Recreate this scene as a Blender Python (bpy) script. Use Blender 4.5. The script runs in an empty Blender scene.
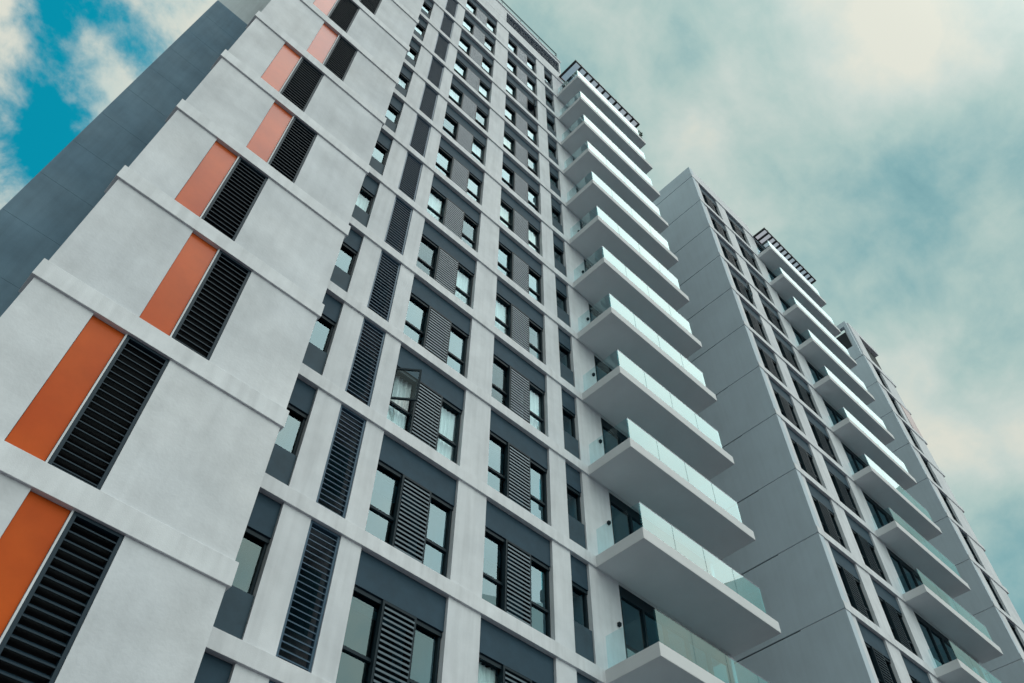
import bpy, bmesh, math, random
from mathutils import Matrix, Vector
random.seed(7)
rad = math.radians
S = bpy.context.scene
COL = S.collection

# ------------------------------------------------------------------ camera
F_PX = 839.3004
CAM = (-8.28905878, -10.54456028, -9.6729214)
ROT = [[0.72414566, -0.68954794, 0.0116922], [0.5542867, 0.57184286, -0.60478261], [0.4103405, 0.44443153, 0.79630477]]
cd = bpy.data.cameras.new('camera'); cam = bpy.data.objects.new('camera', cd); COL.objects.link(cam)
cd.sensor_fit = 'HORIZONTAL'; cd.sensor_width = 36.0; cd.lens = F_PX / 1024 * 36.0
cd.clip_start = 0.1; cd.clip_end = 3000
r0, r1, r2 = [Vector(v) for v in ROT]
m3 = Matrix((r0, -r1, -r2)).transposed()
cam.matrix_world = Matrix.Translation(CAM) @ m3.to_4x4()
S.camera = cam

# ------------------------------------------------------------------ view, sun, sky
S.view_settings.view_transform = 'Standard'; S.view_settings.look = 'None'
S.view_settings.exposure = 0.0; S.view_settings.gamma = 1.0; S.view_settings.use_curve_mapping = False
S.cycles.max_bounces = 8; S.cycles.transparent_max_bounces = 12
S.cycles.use_denoising = True

SUN_DIR = Vector((0.34, -0.27, 0.90)).normalized()      # towards the sun
sl = bpy.data.lights.new('sun', 'SUN'); sl.energy = 1.1; sl.angle = rad(58); sl.color = (1.0, 0.98, 0.97)
so = bpy.data.objects.new('sun', sl); COL.objects.link(so)
so.rotation_euler = SUN_DIR.to_track_quat('Z', 'Y').to_euler(); so.location = (0, -20, 60)

W = bpy.data.worlds.new('World'); S.world = W; W.use_nodes = True
nt = W.node_tree; nt.nodes.clear()
N = nt.nodes.new; Lk = nt.links.new
def wmath(op, a, b=None, c=None, clamp=False):
    n = N('ShaderNodeMath'); n.operation = op; n.use_clamp = clamp
    for i, v in enumerate((a, b, c)):
        if v is None: continue
        if isinstance(v, (int, float)): n.inputs[i].default_value = v
        else: Lk(v, n.inputs[i])
    return n.outputs[0]
def wrange(v, a, b, c=0.0, d=1.0, t='SMOOTHSTEP'):
    n = N('ShaderNodeMapRange'); n.interpolation_type = t; n.clamp = True
    Lk(v, n.inputs['Value'])
    for k, x in zip(('From Min', 'From Max', 'To Min', 'To Max'), (a, b, c, d)): n.inputs[k].default_value = x
    return n.outputs['Result']
def wmix(f, a, b):
    n = N('ShaderNodeMix'); n.data_type = 'RGBA'; n.clamp_factor = True
    if isinstance(f, (int, float)): n.inputs[0].default_value = f
    else: Lk(f, n.inputs[0])
    for i, v in ((6, a), (7, b)):
        if isinstance(v, tuple): n.inputs[i].default_value = (*v, 1)
        else: Lk(v, n.inputs[i])
    return n.outputs[2]
def lin(r, g, b): return tuple(((x / 255 + .055) / 1.055) ** 2.4 for x in (r, g, b))
def mul(c, k): return tuple(x * k for x in c)
tc = N('ShaderNodeTexCoord')
DIR = tc.outputs['Generated']
warp = N('ShaderNodeTexNoise'); warp.inputs['Scale'].default_value = 2.2; warp.inputs['Detail'].default_value = 3; Lk(DIR, warp.inputs['Vector'])
va = N('ShaderNodeVectorMath'); va.operation = 'MULTIPLY_ADD'; Lk(warp.outputs['Color'], va.inputs[0]); va.inputs[1].default_value = (.17, .17, .17); Lk(DIR, va.inputs[2])
def noise(scale, detail, rough, off=(0, 0, 0), vec=None):
    mp = N('ShaderNodeMapping'); mp.inputs['Location'].default_value = off; Lk(vec or va.outputs[0], mp.inputs['Vector'])
    n = N('ShaderNodeTexNoise'); n.inputs['Scale'].default_value = scale; n.inputs['Detail'].default_value = detail
    n.inputs['Roughness'].default_value = rough; Lk(mp.outputs[0], n.inputs['Vector']); return n.outputs['Fac']
def blob(d, inner, outer):
    """1 within `inner` degrees of the direction d, 0 beyond `outer`"""
    n = N('ShaderNodeVectorMath'); n.operation = 'DOT_PRODUCT'; Lk(DIR, n.inputs[0]); n.inputs[1].default_value = tuple(Vector(d).normalized())
    return wrange(n.outputs['Value'], math.cos(rad(outer)), math.cos(rad(inner)))
big = noise(2.6, 7, .52, (1.3, 4.1, .7))
fine = noise(7.0, 9, .56, (5.3, .4, 2.2))
tiny = noise(19.0, 7, .6, (3.3, 8.4, 1.2))
fine = wmath('ADD', fine, wmath('MULTIPLY', wmath('SUBTRACT', tiny, .5), .30))
dens = wmath('ADD', wmath('MULTIPLY', wmath('SUBTRACT', big, .5), .95), wmath('MULTIPLY', wmath('SUBTRACT', fine, .5), 1.15))
# banks of brighter and thinner cloud
v = wmath('ADD', dens, .66)
for d_, a_, b_, w_ in (((.375, .03, .925), 1, 12, .12), ((.46, -.07, .885), 0, 9, .16), ((.66, .0, .75), 1, 12, -.40), ((.738, .10, .667), 0, 7.5, .26),
                       ((.85, .17, .50), 0, 12, -.36), ((.255, .142, .957), 0, 9, -.12), ((-.13, .50, .85), 3, 20, .34), ((-.2, -.80, .55), 8, 48, .20), ((.30, -.30, .90), 3, 24, .15)):
    v = wmath('ADD', v, wmath('MULTIPLY', blob(d_, a_, b_), w_))
cr = N('ShaderNodeValToRGB'); Lk(v, cr.inputs[0])
K = 10.0
stops = [(0.0, lin(92, 146, 158)), (.30, lin(134, 176, 180)), (.55, lin(172, 198, 194)), (.80, lin(199, 212, 206)), (1.0, lin(219, 221, 209))]
cr.color_ramp.elements[0].position = 0; cr.color_ramp.elements[0].color = (*stops[0][1], 1)
cr.color_ramp.elements[1].position = 1; cr.color_ramp.elements[1].color = (*stops[-1][1], 1)
for p_, c_ in stops[1:-1]:
    e = cr.color_ramp.elements.new(p_); e.color = (*c_, 1)
cloud = N('ShaderNodeVectorMath'); cloud.operation = 'SCALE'; Lk(cr.outputs[0], cloud.inputs[0])
glow = wmath('ADD', wmath('MULTIPLY', blob(tuple(SUN_DIR), 2, 24), K * .12), K)
glow = wmath('ADD', wmath('MULTIPLY', blob((.10, -.80, .58), 12, 52), K * 1.35), glow)      # unseen bright cloud added behind the camera to light the facades
Lk(glow, cloud.inputs['Scale'])
sky = N('ShaderNodeTexSky'); sky.sky_type = 'NISHITA'; sky.sun_disc = False
sky.sun_elevation = math.asin(SUN_DIR.z); sky.sun_rotation = math.atan2(SUN_DIR.x, SUN_DIR.y)
tint = N('ShaderNodeVectorMath'); tint.operation = 'MULTIPLY'; Lk(sky.outputs[0], tint.inputs[0]); tint.inputs[1].default_value = (.02, 1.75, 1.45)
hole = wmath('MAXIMUM', blob((-.075, .590, .80), 2, 10), wmath('MAXIMUM', blob((-.115, .515, .85), 1, 7), blob((-.03, .65, .76), 2, 9)))
hn = noise(8.0, 8, .58, (2.0, 7.3, 3.1))
hole = wmath('MULTIPLY', blob((-.08, .575, .81), 12, 20), wrange(wmath('ADD', wmath('MULTIPLY', wmath('SUBTRACT', hn, .5), 3.4), wmath('MULTIPLY', hole, .56)), .24, .86))
mn = N('ShaderNodeVectorMath'); mn.operation = 'MINIMUM'; Lk(tint.outputs[0], mn.inputs[0]); mn.inputs[1].default_value = (1.0, 4.0, 5.0)
skycol = wmix(hole, cloud.outputs[0], mn.outputs[0])
bg = N('ShaderNodeBackground'); Lk(skycol, bg.inputs[0]); bg.inputs[1].default_value = 0.1
wo = N('ShaderNodeOutputWorld'); Lk(bg.outputs[0], wo.inputs[0])

# ------------------------------------------------------------------ materials
def mat(name, col, rough=.8, metal=0.0, spec=.5, var=0.0, scale=1.5, bump=0.0, bscale=60, streak=0.0, col2=None):
    m = bpy.data.materials.new(name); m.use_nodes = True; t = m.node_tree
    b = t.nodes['Principled BSDF']; b.inputs['Roughness'].default_value = rough; b.inputs['Metallic'].default_value = metal
    b.inputs['Specular IOR Level'].default_value = spec; b.inputs['Base Color'].default_value = (*col, 1)
    n = t.nodes.new; l = t.links.new
    if var or streak or bump:
        c = n('ShaderNodeTexCoord'); g = n('ShaderNodeNewGeometry')
        pos = g.outputs['Position']
    if var or streak:
        a = n('ShaderNodeTexNoise'); a.inputs['Scale'].default_value = scale; a.inputs['Detail'].default_value = 9; a.inputs['Roughness'].default_value = .62
        l(pos, a.inputs['Vector'])
        r = n('ShaderNodeMapRange'); r.inputs['From Min'].default_value = .28; r.inputs['From Max'].default_value = .72
        r.inputs['To Min'].default_value = 1 - var; r.inputs['To Max'].default_value = 1 + var * .45; l(a.outputs['Fac'], r.inputs['Value'])
        fac = r.outputs[0]
        if streak:
            mp = n('ShaderNodeMapping'); mp.inputs['Scale'].default_value = (5, 5, .35); l(pos, mp.inputs['Vector'])
            s = n('ShaderNodeTexNoise'); s.inputs['Scale'].default_value = 1.3; s.inputs['Detail'].default_value = 6; l(mp.outputs[0], s.inputs['Vector'])
            r2_ = n('ShaderNodeMapRange'); r2_.inputs['From Min'].default_value = .42; r2_.inputs['From Max'].default_value = .74
            r2_.inputs['To Min'].default_value = 1.0; r2_.inputs['To Max'].default_value = 1 - streak; l(s.outputs['Fac'], r2_.inputs['Value'])
            mm = n('ShaderNodeMath'); mm.operation = 'MULTIPLY'; l(fac, mm.inputs[0]); l(r2_.outputs[0], mm.inputs[1]); fac = mm.outputs[0]
        sc = n('ShaderNodeVectorMath'); sc.operation = 'SCALE'; sc.inputs[0].default_value = col; l(fac, sc.inputs['Scale'])
        if col2:
            a2 = n('ShaderNodeTexNoise'); a2.inputs['Scale'].default_value = scale * .37; a2.inputs['Detail'].default_value = 4; l(pos, a2.inputs['Vector'])
            mx = n('ShaderNodeMix'); mx.data_type = 'RGBA'; rr = n('ShaderNodeMapRange'); rr.inputs['From Min'].default_value = .38; rr.inputs['From Max'].default_value = .62
            l(a2.outputs['Fac'], rr.inputs['Value']); l(rr.outputs[0], mx.inputs[0]); l(sc.outputs[0], mx.inputs[6])
            s2 = n('ShaderNodeVectorMath'); s2.operation = 'SCALE'; s2.inputs[0].default_value = col2; l(fac, s2.inputs['Scale']); l(s2.outputs[0], mx.inputs[7])
            l(mx.outputs[2], b.inputs['Base Color'])
        else: l(sc.outputs[0], b.inputs['Base Color'])
    if bump:
        a = n('ShaderNodeTexNoise'); a.inputs['Scale'].default_value = bscale; a.inputs['Detail'].default_value = 4; l(pos, a.inputs['Vector'])
        bu = n('ShaderNodeBump'); bu.inputs['Strength'].default_value = bump; bu.inputs['Distance'].default_value = .01; l(a.outputs['Fac'], bu.inputs['Height']); l(bu.outputs[0], b.inputs['Normal'])
    return m
def glass(name, tint, ior, base=0.0, rough=.0, wave=.04, refl=(.93, .98, 1)):
    m = bpy.data.materials.new(name); m.use_nodes = True; t = m.node_tree; t.nodes.clear(); n = t.nodes.new; l = t.links.new
    tr = n('ShaderNodeBsdfTransparent'); tr.inputs[0].default_value = (*tint, 1)
    gl = n('ShaderNodeBsdfGlossy'); gl.inputs['Roughness'].default_value = rough; gl.inputs[0].default_value = (*refl, 1)
    lw = n('ShaderNodeLayerWeight'); lw.inputs[0].default_value = .5            # mirror share rises towards glancing angles (Schlick)
    pw = n('ShaderNodeMath'); pw.operation = 'POWER'; pw.inputs[1].default_value = 4.0; l(lw.outputs['Facing'], pw.inputs[0])
    f0 = ((ior - 1) / (ior + 1)) ** 2 + base
    fr = n('ShaderNodeMath'); fr.operation = 'MULTIPLY_ADD'; fr.inputs[1].default_value = 1 - f0; fr.inputs[2].default_value = f0; l(pw.outputs[0], fr.inputs[0])
    ge = n('ShaderNodeNewGeometry'); nb = n('ShaderNodeMath'); nb.operation = 'SUBTRACT'; nb.inputs[0].default_value = 1.0; l(ge.outputs['Backfacing'], nb.inputs[1])
    ad = n('ShaderNodeMath'); ad.operation = 'MULTIPLY'; ad.use_clamp = True; l(nb.outputs[0], ad.inputs[1]); l(fr.outputs[0], ad.inputs[0])
    mx = n('ShaderNodeMixShader'); l(ad.outputs[0], mx.inputs[0]); l(tr.outputs[0], mx.inputs[1]); l(gl.outputs[0], mx.inputs[2])
    o = n('ShaderNodeOutputMaterial'); l(mx.outputs[0], o.inputs[0]); return m

def sheened(name, col, power, gain, rough=.25, **kw):
    """painted metal whose clear lacquer mirrors the sky more and more at glancing angles"""
    m = mat(name, col, .6, spec=.15, **kw); t = m.node_tree; n = t.nodes.new; l = t.links.new
    o = [x for x in t.nodes if x.type == 'OUTPUT_MATERIAL'][0]; b = t.nodes['Principled BSDF']
    lw = n('ShaderNodeLayerWeight'); lw.inputs[0].default_value = .5
    p = n('ShaderNodeMath'); p.operation = 'POWER'; p.inputs[1].default_value = power; l(lw.outputs['Facing'], p.inputs[0])
    q = n('ShaderNodeMath'); q.operation = 'MULTIPLY'; q.use_clamp = True; q.inputs[1].default_value = gain; l(p.outputs[0], q.inputs[0])
    gl = n('ShaderNodeBsdfGlossy'); gl.inputs['Roughness'].default_value = rough; gl.inputs[0].default_value = (.86, .93, 1, 1)
    mx = n('ShaderNodeMixShader'); l(q.outputs[0], mx.inputs[0]); l(b.outputs[0], mx.inputs[1]); l(gl.outputs[0], mx.inputs[2]); l(mx.outputs[0], o.inputs[0])
    return m
M = dict(
    white=mat('white_stucco', (.735, .755, .80), .85, var=.14, scale=1.1, bump=.25, streak=.12, col2=(.675, .70, .75)),
    panelwhite=mat('rough_white_render', (.73, .745, .785), .9, var=.22, scale=.85, bump=.3, bscale=18, streak=.06, col2=(.65, .675, .725)),
    band=mat('band_concrete', (.735, .755, .80), .8, var=.15, scale=1.6, bump=.2, streak=.14),
    slab=mat('balcony_concrete', (.67, .685, .71), .8, var=.06, scale=1.2, bump=.2),
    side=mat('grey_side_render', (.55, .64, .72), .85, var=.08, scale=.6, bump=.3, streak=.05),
    dark=mat('slate_blue_render', (.155, .255, .34), .85, var=.18, scale=1.3, bump=.3, streak=.14, col2=(.12, .215, .30)),
    header=mat('slate_panel', (.027, .062, .095), .75, spec=.3, var=.20, scale=3.0),
    spandrel=mat('dark_slate_panel', (.035, .07, .10), .7, spec=.3, var=.25, scale=3.0),
    joint=mat('joint_filler', (.015, .018, .022), .9),
    metal=mat('dark_window_metal', (.013, .026, .036), .5, spec=.12),
    louvre_dark=mat('black_louvre_metal', (.014, .032, .050), .55, spec=.2),
    louvre=sheened('dark_louvre_metal', (.055, .105, .16), 3.0, .30, .35),
    shutter=sheened('grey_shutter_metal', (.10, .14, .17), 3.0, .6, .3),
    orange=sheened('orange_panel', (.60, .10, .008), 3.5, .60, .3, var=.16, scale=1.3, col2=(.50, .07, .005)),
    room=mat('dim_room_plaster', (.05, .06, .065), .9),  # near-black colour stands in for the darkness of unlit rooms
    cloth=mat('curtain_cloth', (.86, .88, .88), .9),
    cloth2=mat('warm_curtain_cloth', (.85, .80, .70), .9),
    pane=glass('window_glass', (.50, .72, .78), 1.8, .05, refl=(.68, .93, 1)),
    rail=glass('balustrade_glass', (.36, .78, .83), 1.8, .09, wave=.02, refl=(.80, .99, .97)),
    pale=mat('pale_blue_render', (.42, .50, .54), .6, var=.12, scale=.8, streak=.15),
    side_rail=glass('clear_side_glass', (.86, .95, .96), 1.25, .0, refl=(.8, 1, 1)),
    clear=glass('clear_window_glass', (.86, .93, .95), 1.35, .0),
    clear_mid=glass('lightly_mirrored_glass', (.88, .95, .96), 1.5, .0, refl=(.7, .93, 1)),
    black=mat('black_pergola_metal', (.02, .022, .026), .5),
    poly=glass('lilac_polycarbonate', (.86, .80, .86), 1.3, 0, .3),
    steel=mat('handrail_steel', (.12, .17, .19), .4, metal=.6),
    leaf=mat('plant_leaf', (.035, .07, .03), .6, var=.3, scale=9),
    pot=mat('dark_clay_pot', (.06, .05, .05), .8),
    ground=mat('paving', (.095, .085, .10), .9, var=.2, scale=.3),
    pink=mat('salmon_panel', (.52, .40, .40), .5, var=.1),
)

# ------------------------------------------------------------------ mesh helpers
class MB:
    def __init__(s): s.v = []; s.f = []; s.cut = None
    def box(s, x0, x1, y0, y1, z0, z1):
        b = len(s.v)
        s.v += [(x0, y0, z0), (x1, y0, z0), (x1, y1, z0), (x0, y1, z0), (x0, y0, z1), (x1, y0, z1), (x1, y1, z1), (x0, y1, z1)]
        s.f += [tuple(b + i for i in q) for q in ((3, 2, 1, 0), (4, 5, 6, 7), (0, 1, 5, 4), (1, 2, 6, 5), (2, 3, 7, 6), (3, 0, 4, 7))]
        return s
    def prism(s, prof, x0, x1):
        """closed (y, z) outline swept along x"""
        b = len(s.v); n = len(prof)
        s.v += [(x0, y, z) for y, z in prof] + [(x1, y, z) for y, z in prof]
        s.f += [tuple(b + i for i in reversed(range(n))), tuple(b + n + i for i in range(n))]
        s.f += [(b + i, b + (i + 1) % n, b + n + (i + 1) % n, b + n + i) for i in range(n)]
        return s
    def bar(s, p, q, w):
        p = Vector(p); q = Vector(q); d = (q - p).normalized(); u = d.orthogonal().normalized(); t = d.cross(u)
        b = len(s.v)
        for e in (p, q):
            for a, c in ((-1, -1), (1, -1), (1, 1), (-1, 1)): s.v.append(tuple(e + u * a * w / 2 + t * c * w / 2))
        s.f += [tuple(b + i for i in r) for r in ((3, 2, 1, 0), (4, 5, 6, 7), (0, 1, 5, 4), (1, 2, 6, 5), (2, 3, 7, 6), (3, 0, 4, 7))]
        return s
    def mesh(s, name, m, m2=None):
        me = bpy.data.meshes.new(name); me.from_pydata(s.v, [], s.f); me.materials.append(m)
        if m2:
            me.materials.append(m2)
            for i, p in enumerate(me.polygons): p.material_index = 1 if i >= s.cut else 0
        bm = bmesh.new(); bm.from_mesh(me); bmesh.ops.recalc_face_normals(bm, faces=bm.faces); bm.to_mesh(me); bm.free()
        return me
def put(name, me, parent=None, loc=(0, 0, 0), bevel=0):
    o = bpy.data.objects.new(name, me); COL.objects.link(o); o.location = loc
    if parent: o.parent = parent
    if bevel:
        b = o.modifiers.new('bevel', 'BEVEL'); b.width = bevel; b.segments = 2; b.limit_method = 'ANGLE'
    return o
def thing(name, label, cat, loc, group=None):
    o = bpy.data.objects.new(name, None); COL.objects.link(o); o.location = loc
    o['label'] = label; o['category'] = cat
    if group: o['group'] = group
    return o
GROUND = -11.3

# ground
g = MB(); g.box(-1500, 1500, -1500, 1500, GROUND - 1, GROUND)
go = put('ground', g.mesh('ground', M['ground'])); go['kind'] = 'structure'

# ------------------------------------------------------------------ window kit (origin: left jamb, facade plane, floor band underside)
BH = .33            # height of a floor band
def slats(mb, x0, x1, z0, z1, yc, pitch, depth=.075, th=.012, ang=38, lip=.012):
    n = int((z1 - z0) / pitch); c, s_ = math.cos(rad(ang)), math.sin(rad(ang))
    for i in range(n):
        z = z0 + (i + .5) * (z1 - z0) / n; h = depth / 2
        a = Vector((yc - c * h, z - s_ * h)); b = Vector((yc + c * h, z + s_ * h)); nn = Vector((-s_, c)) * th / 2
        mb.prism([tuple(a - nn), tuple(b - nn), tuple(b + nn), tuple(a + nn)], x0, x1)
        mb.box(x0, x1, a.x - .012, a.x - .002, a.y - lip, a.y + .006)
KIT = {}
def kit(w, H, hdr, trans, panes, shut, gone=None, sm='shutter'):
    """meshes of one window type: w opening width, H storey height"""
    key = (w, H, hdr, trans, panes, shut, gone, sm)
    if key in KIT: return KIT[key]
    zt = H - hdr; z0 = BH + .004; y = .21
    fr = MB(); e = .05
    fr.box(.004, w - .004, y - .05, y + .07, zt - .06, zt - .002)        # head
    fr.box(.004, w - .004, y - .07, y - .052, zt - .10, zt - .03)       # shutter rail in front of the head
    fr.box(.004, w - .004, y - .05, y + .07, z0, z0 + .05)
    xs = [0.004 + e / 2]
    for p in panes: xs.append(xs[-1] + p * (w - .008 - e))
    for x in xs: fr.box(x - e / 2, x + e / 2, y - .04, y + .06, z0 + .05, zt - .06)
    pn = MB()
    for i in range(len(xs) - 1):
        a, b = xs[i] + e / 2, xs[i + 1] - e / 2
        if trans: 
            zz = z0 + trans * (zt - z0)
            fr.box(a, b, y - .035, y + .055, zz - .03, zz + .03)
            pn.box(a, b, y + .01, y + .02, z0 + .05, zz - .03)
            if gone != i: pn.box(a, b, y + .01, y + .02, zz + .03, zt - .06)
        else: pn.box(a, b, y + .01, y + .02, z0 + .05, zt - .06)
    hb = MB(); hb.box(.002, w - .002, .115, .5, zt, H - .002) if hdr else None
    sh = None
    if shut:
        sh = MB(); a, b = xs[1] - .05, xs[2] + .05; ys = .115; f = .045
        sh.box(a, a + f, ys - .03, ys + .045, z0 + .02, zt - .03); sh.box(b - f, b, ys - .03, ys + .045, z0 + .02, zt - .03)
        sh.box(a + f, b - f, ys - .03, ys + .045, z0 + .02, z0 + .07); sh.box(a + f, b - f, ys - .03, ys + .045, zt - .08, zt - .03)
        sh.cut = len(sh.f); slats(sh, a + f, b - f, z0 + .07, zt - .08, ys, .104, lip=.034)
    KIT[key] = (fr.mesh('window_frame', M['metal']), pn.mesh('pane', M['pane']), hb.mesh('shutter_box', M['header']) if hdr else None,
                sh.mesh('shutter', M['metal'], M[sm]) if sh else None, xs, zt, z0)
    return KIT[key]
def curtain(x0, x1, z0, z1, y=.33, m='cloth'):
    n = max(10, int((x1 - x0) / .035)); b = MB()
    for i in range(n + 1):
        x = x0 + (x1 - x0) * i / n; yy = y + .03 * math.sin(i * 1.9) + .012 * math.sin(i * .7 + 1)
        b.v += [(x, yy, z0), (x, yy, z1)]
    b.f = [(2 * i, 2 * i + 2, 2 * i + 3, 2 * i + 1) for i in range(n)]
    return b.mesh('curtain', M[m])
def window(parent, x, yf, z, w, H, hdr=.73, trans=.40, panes=(.335, .33, .335), shut=True, drapes=(), blind=None, cm='cloth', gone=None, sm='shutter'):
    fr, pn, hb, sh, xs, zt, z0 = kit(round(w, 3), H, hdr, trans, panes, shut, gone, sm)
    o = put('window', fr, parent, (x, yf, z))
    if drapes:
        pn = pn.copy(); pn.materials.clear(); pn.materials.append(M['clear_mid'])
    put('pane', pn, o)
    if hb: put('shutter_box', hb, o)
    if sh: put('shutter', sh, o)
    for i in drapes: put('curtain', curtain(xs[i] + .02, xs[i + 1] - .02, z0, zt - .05, m=cm), o)
    if blind:                                                   # a spandrel panel in front of the lower part
        b = MB(); b.box(.002, w - .002, .09, .22, z0, z0 + blind); put('spandrel', b.mesh('spandrel', M['spandrel']), o)
    return o
def sash(o, hx, hy, z0, z1, w, ang, side=1):
    """a window leaf standing open: hinged on the jamb at hx, turned out by ang"""
    fr = MB(); e = .05
    for a, b, c, d in ((0, w, z0, z0 + e), (0, w, z1 - e, z1)): fr.box(a, b, -.02, .02, c, d)
    for a, b in ((0, e), (w - e, w)): fr.box(a, b, -.02, .02, z0 + e, z1 - e)
    zz = z0 + .4 * (z1 - z0)
    me = fr.mesh('open_sash', M['metal'])
    s = put('open_sash', me, o, (hx, hy, 0)); s.rotation_euler = (0, 0, ang)
    p = MB(); p.box(e, w - e, -.005, .005, z0 + e, z1 - e)
    # the glass shares the leaf's mesh: a sub-part may not have children
    pm = p.mesh('pane', M['clear']); q = put('pane', pm, o, (hx, hy, 0)); q.rotation_euler = (0, 0, ang)

def louvre_mesh(w, h, pitch, mt='louvre'):
    m = MB(); f = .045
    m.box(0, f, 0, .10, 0, h); m.box(w - f, w, 0, .10, 0, h); m.box(f, w - f, 0, .10, 0, f); m.box(f, w - f, 0, .10, h - f, h)
    slats(m, f, w - f, f, h - f, .05, pitch, depth=.085, th=.014, ang=42)
    return m.mesh('louvre_vent', M[mt])

def balcony(parent, x0, x1, yf, depth, z, glass_r=.47, gh=.80, n=4):
    s = MB(); s.box(x0, x1, yf - depth, yf + .02, z, z + BH)
    o = put('balcony', s.mesh('balcony', M['slab']), parent, bevel=.012)
    gm = MB(); a, b = x0 + .04, x1 - glass_r; y = yf - depth + .03; zt = z + BH + gh
    st = (b - a) / n
    for i in range(n): gm.box(a + i * st + .008, a + (i + 1) * st - .008, y - .008, y + .008, z + BH - .03, zt)
    gm.cut = len(gm.f)
    gm.box(a - .0, a + .016, y + .02, yf - .05, z + BH - .03, zt)
    gm.box(b - .016, b, y + .02, yf - .05, z + BH - .03, zt)
    put('glass_balustrade', gm.mesh('glass_balustrade', M['rail'], M['side_rail']), o)
    hr = MB(); hr.box(a, b, y - .014, y + .014, zt, zt + .02); put('top_rail', hr.mesh('top_rail', M['poly']), o)
    return o
def doors(parent, x0, x1, yd, z, H, n):
    f = MB(); p = MB(); e = .07; z0 = z + BH; z1 = z + H - .004; st = (x1 - x0) / n
    f.box(x0, x1, yd, yd + .1, z1 - .30, z1)
    f.box(x0, x1, yd, yd + .1, z0, z0 + .06)
    for i in range(n + 1): f.box(x0 + i * st - e / 2, x0 + i * st + e / 2, yd - .01, yd + .11, z0 + .06, z1 - .30)
    for i in range(n): p.box(x0 + i * st + e / 2, x0 + (i + 1) * st - e / 2, yd + .04, yd + .05, z0 + .06, z1 - .30)
    o = put('balcony_door', f.mesh('balcony_door', M['metal']), parent); put('pane', p.mesh('pane', M['pane']), o)
def pergola(parent, x0, x1, y0, y1, z, n):
    b = MB(); h = .10
    b.box(x0, x1, y1, y1 + .07, z, z + .10); b.box(x0, x1, y0 - .07, y0 - .002, z, z + .10)
    for i in range(n + 1):
        x = x0 + (x1 - x0 - .1) * i / n
        b.box(x, x + .12, y1 + .07, y0 - .07, z + .01, z + .095)
    for i in range(1, n, 3):
        x = x0 + (x1 - x0 - .1) * i / n; b.box(x, x + .05, y1 + .01, y1 + .06, z + .10, z + .30)
    o = put('pergola', b.mesh('pergola', M['black']), parent)
    s = MB(); s.box(x0 + .02, x1 - .02, y1 + .02, y0 - .02, z + .105, z + .115); put('roof_sheet', s.mesh('roof_sheet', M['poly']), o)
    return o

# ================================================================== FIRST TOWER
H1 = 3.0; TOP = 11; BOT = -2
L1 = (2.5, 6.0, GROUND)
T1 = thing('apartment_tower', 'tallest nearest apartment tower with orange panels and dark louvres on its white projecting left bay', 'building', L1, 'apartment towers in a row')
base = bpy.data.objects.new('tmp', None)
def P(o): return o
class Off:                       # parts of a tower are modelled in world coordinates, then shifted under their Empty
    pass
def part(T, name, mb, m, bevel=0):
    o = put(name, mb.mesh(name, m), T, tuple(-c for c in T.location), bevel); return o
def shift(T, o):                 # after building with world coordinates
    o.location = tuple(a - b for a, b in zip(o.location, T.location)); return o
PIERS = [(-3.716, -3.145), (-2.50, -2.055), (0.0, .82), (2.87, 3.47), (4.10, 5.15), (9.50, 9.64)]
w = MB()
for a, b in PIERS: w.box(a, b, .05, 1.7, 3 * BOT, 36.02)
part(T1, 'wall', w, M['white'])
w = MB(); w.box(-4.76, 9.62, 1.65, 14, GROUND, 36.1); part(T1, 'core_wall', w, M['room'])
w = MB(); w.box(-4.70, 9.62, .06, 1.6, GROUND, 3 * BOT - .01); part(T1, 'podium_wall', w, M['white'])
for k in range(BOT, TOP + 2):
    w = MB(); w.box(-4.74, 4.33 if k <= TOP else 9.62, 0, 1.64, 3 * k, 3 * k + BH); part(T1, 'floor_band', w, M['band'], .005)
    if k <= TOP:
        w = MB(); w.box(4.34, 9.62, .03, 1.62, 3 * k + .004, 3 * k + BH - .004); part(T1, 'floor_slab', w, M['slab'])
rnd = random.Random(3)
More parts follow.
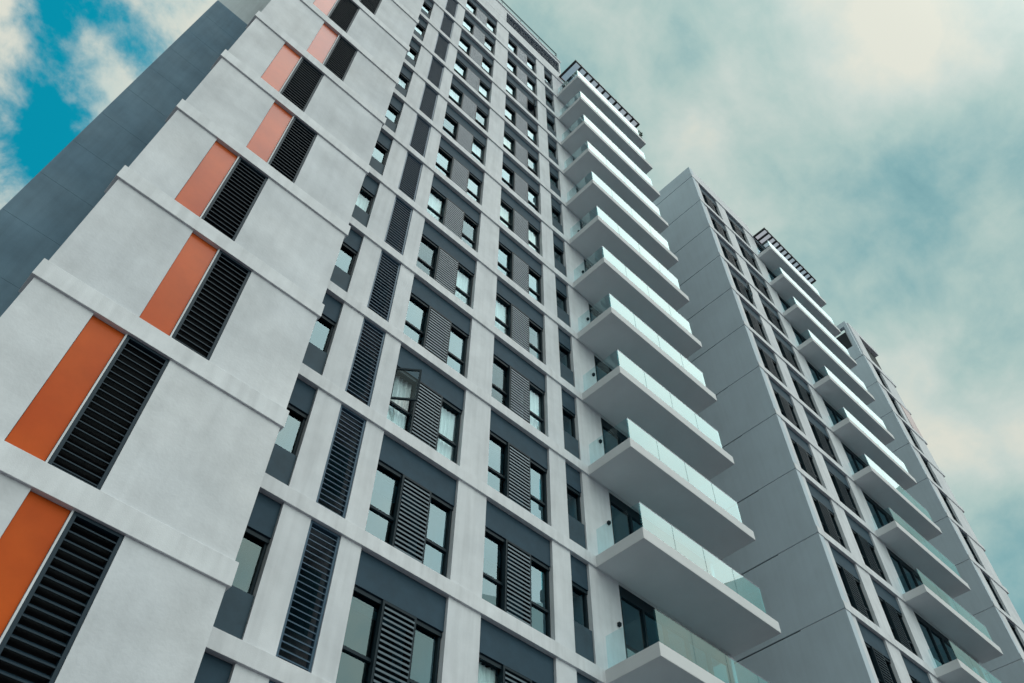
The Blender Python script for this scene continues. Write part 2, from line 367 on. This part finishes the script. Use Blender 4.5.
for k in range(BOT, TOP + 1):
    z = 3.0 * k
    # narrow windows beside the projecting bay
    shift(T1, window(T1, -4.72, 0, z, 4.72 - 3.718, H1, panes=(1.0,), trans=None, shut=False, blind=.80, drapes=(0,) if k in (3, 6) else ()))
    # louvres
    lv = put('louvre_vent', louvre_mesh(.636, H1 - BH - .008, .118) if 'LV1' not in KIT else KIT['LV1'], T1, (-3.140, .075, z + BH + .004)); KIT['LV1'] = lv.data; shift(T1, lv)
    b = MB(); b.box(-3.12, -2.53, .34, .40, z + 1.05, z + 2.25)
    if 'LW' not in KIT:
        q = MB(); q.box(.02, .60, .30, .31, .75, 2.0); KIT['LW'] = q.mesh('pane', M['pane'])
    put('pane', KIT['LW'], lv)
    # window columns
    dr = {1: (0, 2), 3: (2,), 4: (0,), 6: (2,), 7: (0,), 8: (0, 2), 10: (0,)}.get(k, ())
    a = shift(T1, window(T1, -2.053, 0, z, 2.051, H1, drapes=dr, gone=0 if k == 1 else None))
    dr = {-1: (0,), 2: (2,), 5: (0, 2), 7: (0,), 9: (0,), 3: (0,)}.get(k, ())
    bwin = shift(T1, window(T1, .822, 0, z, 2.046, H1, drapes=dr, cm='cloth2' if k in (5, 7) else 'cloth', gone=2 if k == 9 else None))
    if k == 1: sash(a, .03, .17, 1.14, 2.20, .62, rad(-38))
    if k == 9: sash(bwin, 2.0, .17, 1.14, 2.20, .60, rad(218))
    # narrow windows beside the balconies
    shift(T1, window(T1, 3.472, 0, z, .626, H1, panes=(1.0,), trans=None, shut=False, blind=.86))
    # balconies
    bo = balcony(T1, 4.33, 9.67, 0, 1.48, z); shift(T1, bo)
    dd = doors(T1, 5.20, 9.46, .09, z, H1, 5)
for o in list(T1.children):
    if o.name.startswith('balcony_door'): shift(T1, o)
# wall lamps on the pier next to the balconies
q = MB(); q.box(-.035, .035, -.07, 0, -.045, .045); q.box(-.02, .02, -.09, -.07, -.02, .02); lm = q.mesh('wall_lamp', M['metal'])
for k in range(BOT, TOP + 1): shift(T1, put('wall_lamp', lm, T1, (4.98, .048, 3 * k + 1.75)))

# projecting bay with staggered panels
YB = -1.38
w = MB(); w.box(-8.78, -4.78, YB + .16, 1.62, 3 * BOT - 3, 39.5); part(T1, 'bay_core', w, M['joint'])
for k in range(BOT - 1, 13):
    z = 3.0 * k
    w = MB(); w.box(-8.86, -4.71, YB - .04, YB + .4, z, z + .38); part(T1, 'bay_band', w, M['band'], .005)
    z0, z1 = z + .38, z + H1
    xo, xo1, xl, xl1 = (-7.92, -7.41, -7.385, -6.70) if k % 2 else (-7.385, -6.87, -6.845, -6.19)
    w = MB(); w.box(-8.80, xo, YB, YB + .2, z0 - .01, z1 + .01); w.box(xo1, xl, YB + .01, YB + .18, z0 - .01, z1 + .01); w.box(xl1, -4.76, YB, YB + .2, z0 - .01, z1 + .01)
    w.box(-8.80, -8.775, YB + .2, 1.7, z0 - .01, z1 + .01)
    part(T1, 'bay_wall', w, M['panelwhite'])
    w = MB(); w.box(xo + .008, xo1 - .006, YB + .045, YB + .10, z0 + .015, z1 - .004); part(T1, 'orange_panel', w, M['orange'])
    key = 'BL%d' % (k % 2)
    if key not in KIT: KIT[key] = louvre_mesh(xl1 - xl - .01, H1 - .38 - .01, .125, 'louvre_dark')
    shift(T1, put('louvre_vent', KIT[key], T1, (xl + .005, YB + .01, z0 + .005)))
# slate wing left of the bay, panel joints every 1.9 m
w = MB(); zz = GROUND; hts = []
w.box(-10.16, -8.0, 2.03, 8, GROUND, 19.0)
q = MB(); q.box(-10.19, -8.0, 2.02, 8, 19.06, 27.0); part(T1, 'pale_upper_wing', q, M['pale'])
jj = 1.6
while zz < 19.0:
    w.box(-10.20, -8.0, 2.0, 2.2, zz, min(zz + jj - .006, 19.05)); zz += jj
part(T1, 'side_wing', w, M['dark'])

# roof parapet with a long louvred opening, and the handrail
w = MB(); yq = .03
w.box(-4.75, .60, yq, .4, 36.34, 37.40); w.box(-4.75, .60, yq, .4, 37.43, 39.35)
w.box(.60, 4.85, yq, .4, 36.34, 37.30); w.box(.60, 4.85, yq, .4, 39.0, 39.35); w.box(4.75, 4.85, yq, 6, 37.3, 39.0)
w.box(-4.75, 4.9, -.02, .5, 39.35, 39.50)
part(T1, 'parapet', w, M['white'])
w = MB(); w.box(-4.75, 4.84, .38, 6, 36.34, 39.3); part(T1, 'roof_room', w, M['joint'])
lv = MB(); slats(lv, .61, 4.74, 37.31, 38.99, .16, .14, depth=.10); part(T1, 'roof_opening_infill', lv, M['louvre'])
w = MB()
for i in range(8): x = -5.65 + 1.47 * i; w.bar((x, .06, 39.5), (x, .06, 40.45), .04)
w.bar((-5.65, .06, 40.45), (4.65, .06, 40.45), .045); w.bar((4.65, .06, 40.45), (4.65, 3, 40.45), .045)
part(T1, 'handrail', w, M['steel'])
o = pergola(T1, 4.60, 9.95, .0, -1.30, 36.45, 11); shift(T1, o)

# ================================================================== FAR TOWERS
def far_tower(X, Y, z0, H, nlo, nhi, top, label, width, full):
    T = thing('apartment_tower', label, 'building', (X + 6, Y + 6, GROUND), 'apartment towers in a row')
    Zj = lambda j: z0 + H * j
    ztop = Zj(nhi)
    if full:
        cols = [(.61, 2.32, True), (3.21, 5.05, True)]; piers = [(.03, .61), (2.32, 3.21), (5.05, 6.15), (width - .15, width - .03)]
    else:
        cols = [(1.10, 2.25, False)]; piers = [(.03, 1.10), (2.25, 4.10)]
    w = MB()
    for a, b in piers: w.box(X + a, X + b, Y + .05, Y + 1.7, Zj(nlo), ztop + .02)
    part(T, 'wall', w, M['white'])
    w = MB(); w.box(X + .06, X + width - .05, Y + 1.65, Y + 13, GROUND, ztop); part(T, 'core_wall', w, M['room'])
    w = MB(); w.box(X + .05, X + width - .05, Y + .06, Y + 13, GROUND, Zj(nlo) - .01); part(T, 'podium_wall', w, M['white'])
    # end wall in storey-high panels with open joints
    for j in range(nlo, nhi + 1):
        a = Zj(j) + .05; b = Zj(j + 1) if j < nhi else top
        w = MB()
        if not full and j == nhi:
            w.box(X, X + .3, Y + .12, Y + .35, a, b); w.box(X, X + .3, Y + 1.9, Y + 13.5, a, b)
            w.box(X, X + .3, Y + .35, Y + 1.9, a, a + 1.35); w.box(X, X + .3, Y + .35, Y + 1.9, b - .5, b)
            hb = MB(); hb.box(X + .7, X + 4.2, Y + .3, Y + 6, a, b - .3); part(T, 'roof_room', hb, M['room'])  # dark backing added so the opening reads as shaded inside
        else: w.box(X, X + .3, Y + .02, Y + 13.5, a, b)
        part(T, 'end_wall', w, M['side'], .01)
    w = MB(); w.box(X + .04, X + .25, Y + .06, Y + 13.4, Zj(nlo), top - .2); 
    if full: part(T, 'joint_backing', w, M['joint'])
    else:
        w = MB(); w.box(X + .04, X + .25, Y + .06, Y + 13, Zj(nlo), Zj(nhi) + .1); part(T, 'joint_backing', w, M['joint'])
    for j in range(nlo, nhi + 1):
        w = MB(); xe = (5.56 if j < nhi else width) if full else 4.38
        w.box(X + .31, X + xe, Y, Y + 1.64, Zj(j), Zj(j) + BH); w.box(X - .004, X + .31, Y, Y + .012, Zj(j), Zj(j) + BH); part(T, 'floor_band', w, M['band'])
    for j in range(nlo, nhi):
        z = Zj(j)
        for a, b, sh in cols:
            o = window(T, X + a + .002, Y, z, b - a - .004, H, panes=(.335, .33, .335) if sh else (.5, .5), shut=sh, hdr=.73 if sh else .12, sm='louvre_dark')
            shift(T, o)
            if full and j == 9 and a < 1: sash(o, b - a - .03, .17, 1.14, 2.2, .6, rad(215))
        if full:
            w = MB(); w.box(X + 5.57, X + width - .04, Y + .03, Y + 1.62, z + .004, z + BH - .004); part(T, 'floor_slab', w, M['slab'])
            shift(T, balcony(T, X + 5.56, X + 11.35, Y, .88, z, gh=.72))
            doors(T, X + 6.2, X + width - .2, Y + .09, z, H, 5)
        else:
            if j == 10: w = MB(); w.box(X + 2.9, X + 4.12, Y + .02, Y + .045, z + .34, z + H - .01); part(T, 'salmon_panel', w, M['pink'])
    for o in list(T.children):
        if o.name.startswith('balcony_door'): shift(T, o)
    w = MB(); e = 6.0 if full else 4.3
    if full: w.box(X + .31, X + e, Y + .03, Y + .5, ztop + BH, top)
    else:
        w.box(X + .31, X + 1.5, Y + .03, Y + .5, ztop + BH, top); w.box(X + 1.5, X + e, Y + .03, Y + .5, ztop + BH, ztop + .7)
        w.box(X + 1.5, X + e, Y + .03, Y + .5, top - .5, top)
        hb = MB(); hb.box(X + 1.5, X + e - .31, Y + .35, Y + .6, ztop + .7, top - .5); part(T, 'roof_opening_infill', hb, M['joint'])  # plain dark box, no slats: the opening's shade put in as colour
    w.box(X + e - .3, X + e, Y + .5, Y + 9, ztop + BH, top)
    part(T, 'parapet', w, M['white'])
    if full:
        shift(T, pergola(T, X + 6.05, X + 11.7, Y, Y - .88, ztop + .0, 13))
    return T
T2 = far_tower(14.74, -1.28, 6.35 - 3.03 * 3, 3.03, 0, 13, 37.95, 'second apartment tower with a blank grey end wall, behind the balconies of the tallest tower', 11.2, True)
T3 = far_tower(35.0, -.70, 37.78 - 36, 3.0, 0, 12, 42.0, 'farthest slim apartment tower at the right, partly hidden behind the second one', 9.5, False)

# ================================================================== PLANTS ON THE TOP BALCONY
def plant(loc, h, r, seed, label):
    R_ = random.Random(seed)
    T = thing('potted_plant', label, 'plant', loc, 'plants on the top balcony')
    bm = bmesh.new(); bmesh.ops.create_cone(bm, cap_ends=True, segments=16, radius1=.13, radius2=.18, depth=.3, matrix=Matrix.Translation((0, 0, .15)))
    me = bpy.data.meshes.new('pot'); bm.to_mesh(me); bm.free(); me.materials.append(M['pot']); put('pot', me, T)
    lf = MB()
    for i in range(260):
        d = Vector((R_.gauss(0, 1), R_.gauss(0, 1), R_.gauss(0, 1))).normalized() * r * (R_.random() ** .5)
        c = Vector((0, 0, h * .62)) + Vector((d.x, d.y, d.z * 1.25)); u = Vector((R_.gauss(0, 1), R_.gauss(0, 1), R_.gauss(0, .6))).normalized(); t = u.orthogonal().normalized()
        s = R_.uniform(.05, .10); b = len(lf.v)
        lf.v += [tuple(c - u * s), tuple(c + t * s * .4), tuple(c + u * s), tuple(c - t * s * .4)]; lf.f.append((b, b + 1, b + 2, b + 3))
    for i in range(7):
        a = R_.uniform(0, 6.28); lf.bar((0, 0, .28), (math.cos(a) * r * .6, math.sin(a) * r * .6, h * .8), .014)
    me = bpy.data.meshes.new('foliage'); me.from_pydata(lf.v, [], lf.f); me.materials.append(M['leaf']); put('foliage', me, T)
plant((4.75, -.45, 33.33), 1.5, .34, 1, 'dark bushy potted plant at the left end of the top balcony under the pergola')
plant((9.45, -1.25, 33.33), 1.3, .28, 2, 'small potted plant at the right end of the top balcony beyond the pergola')
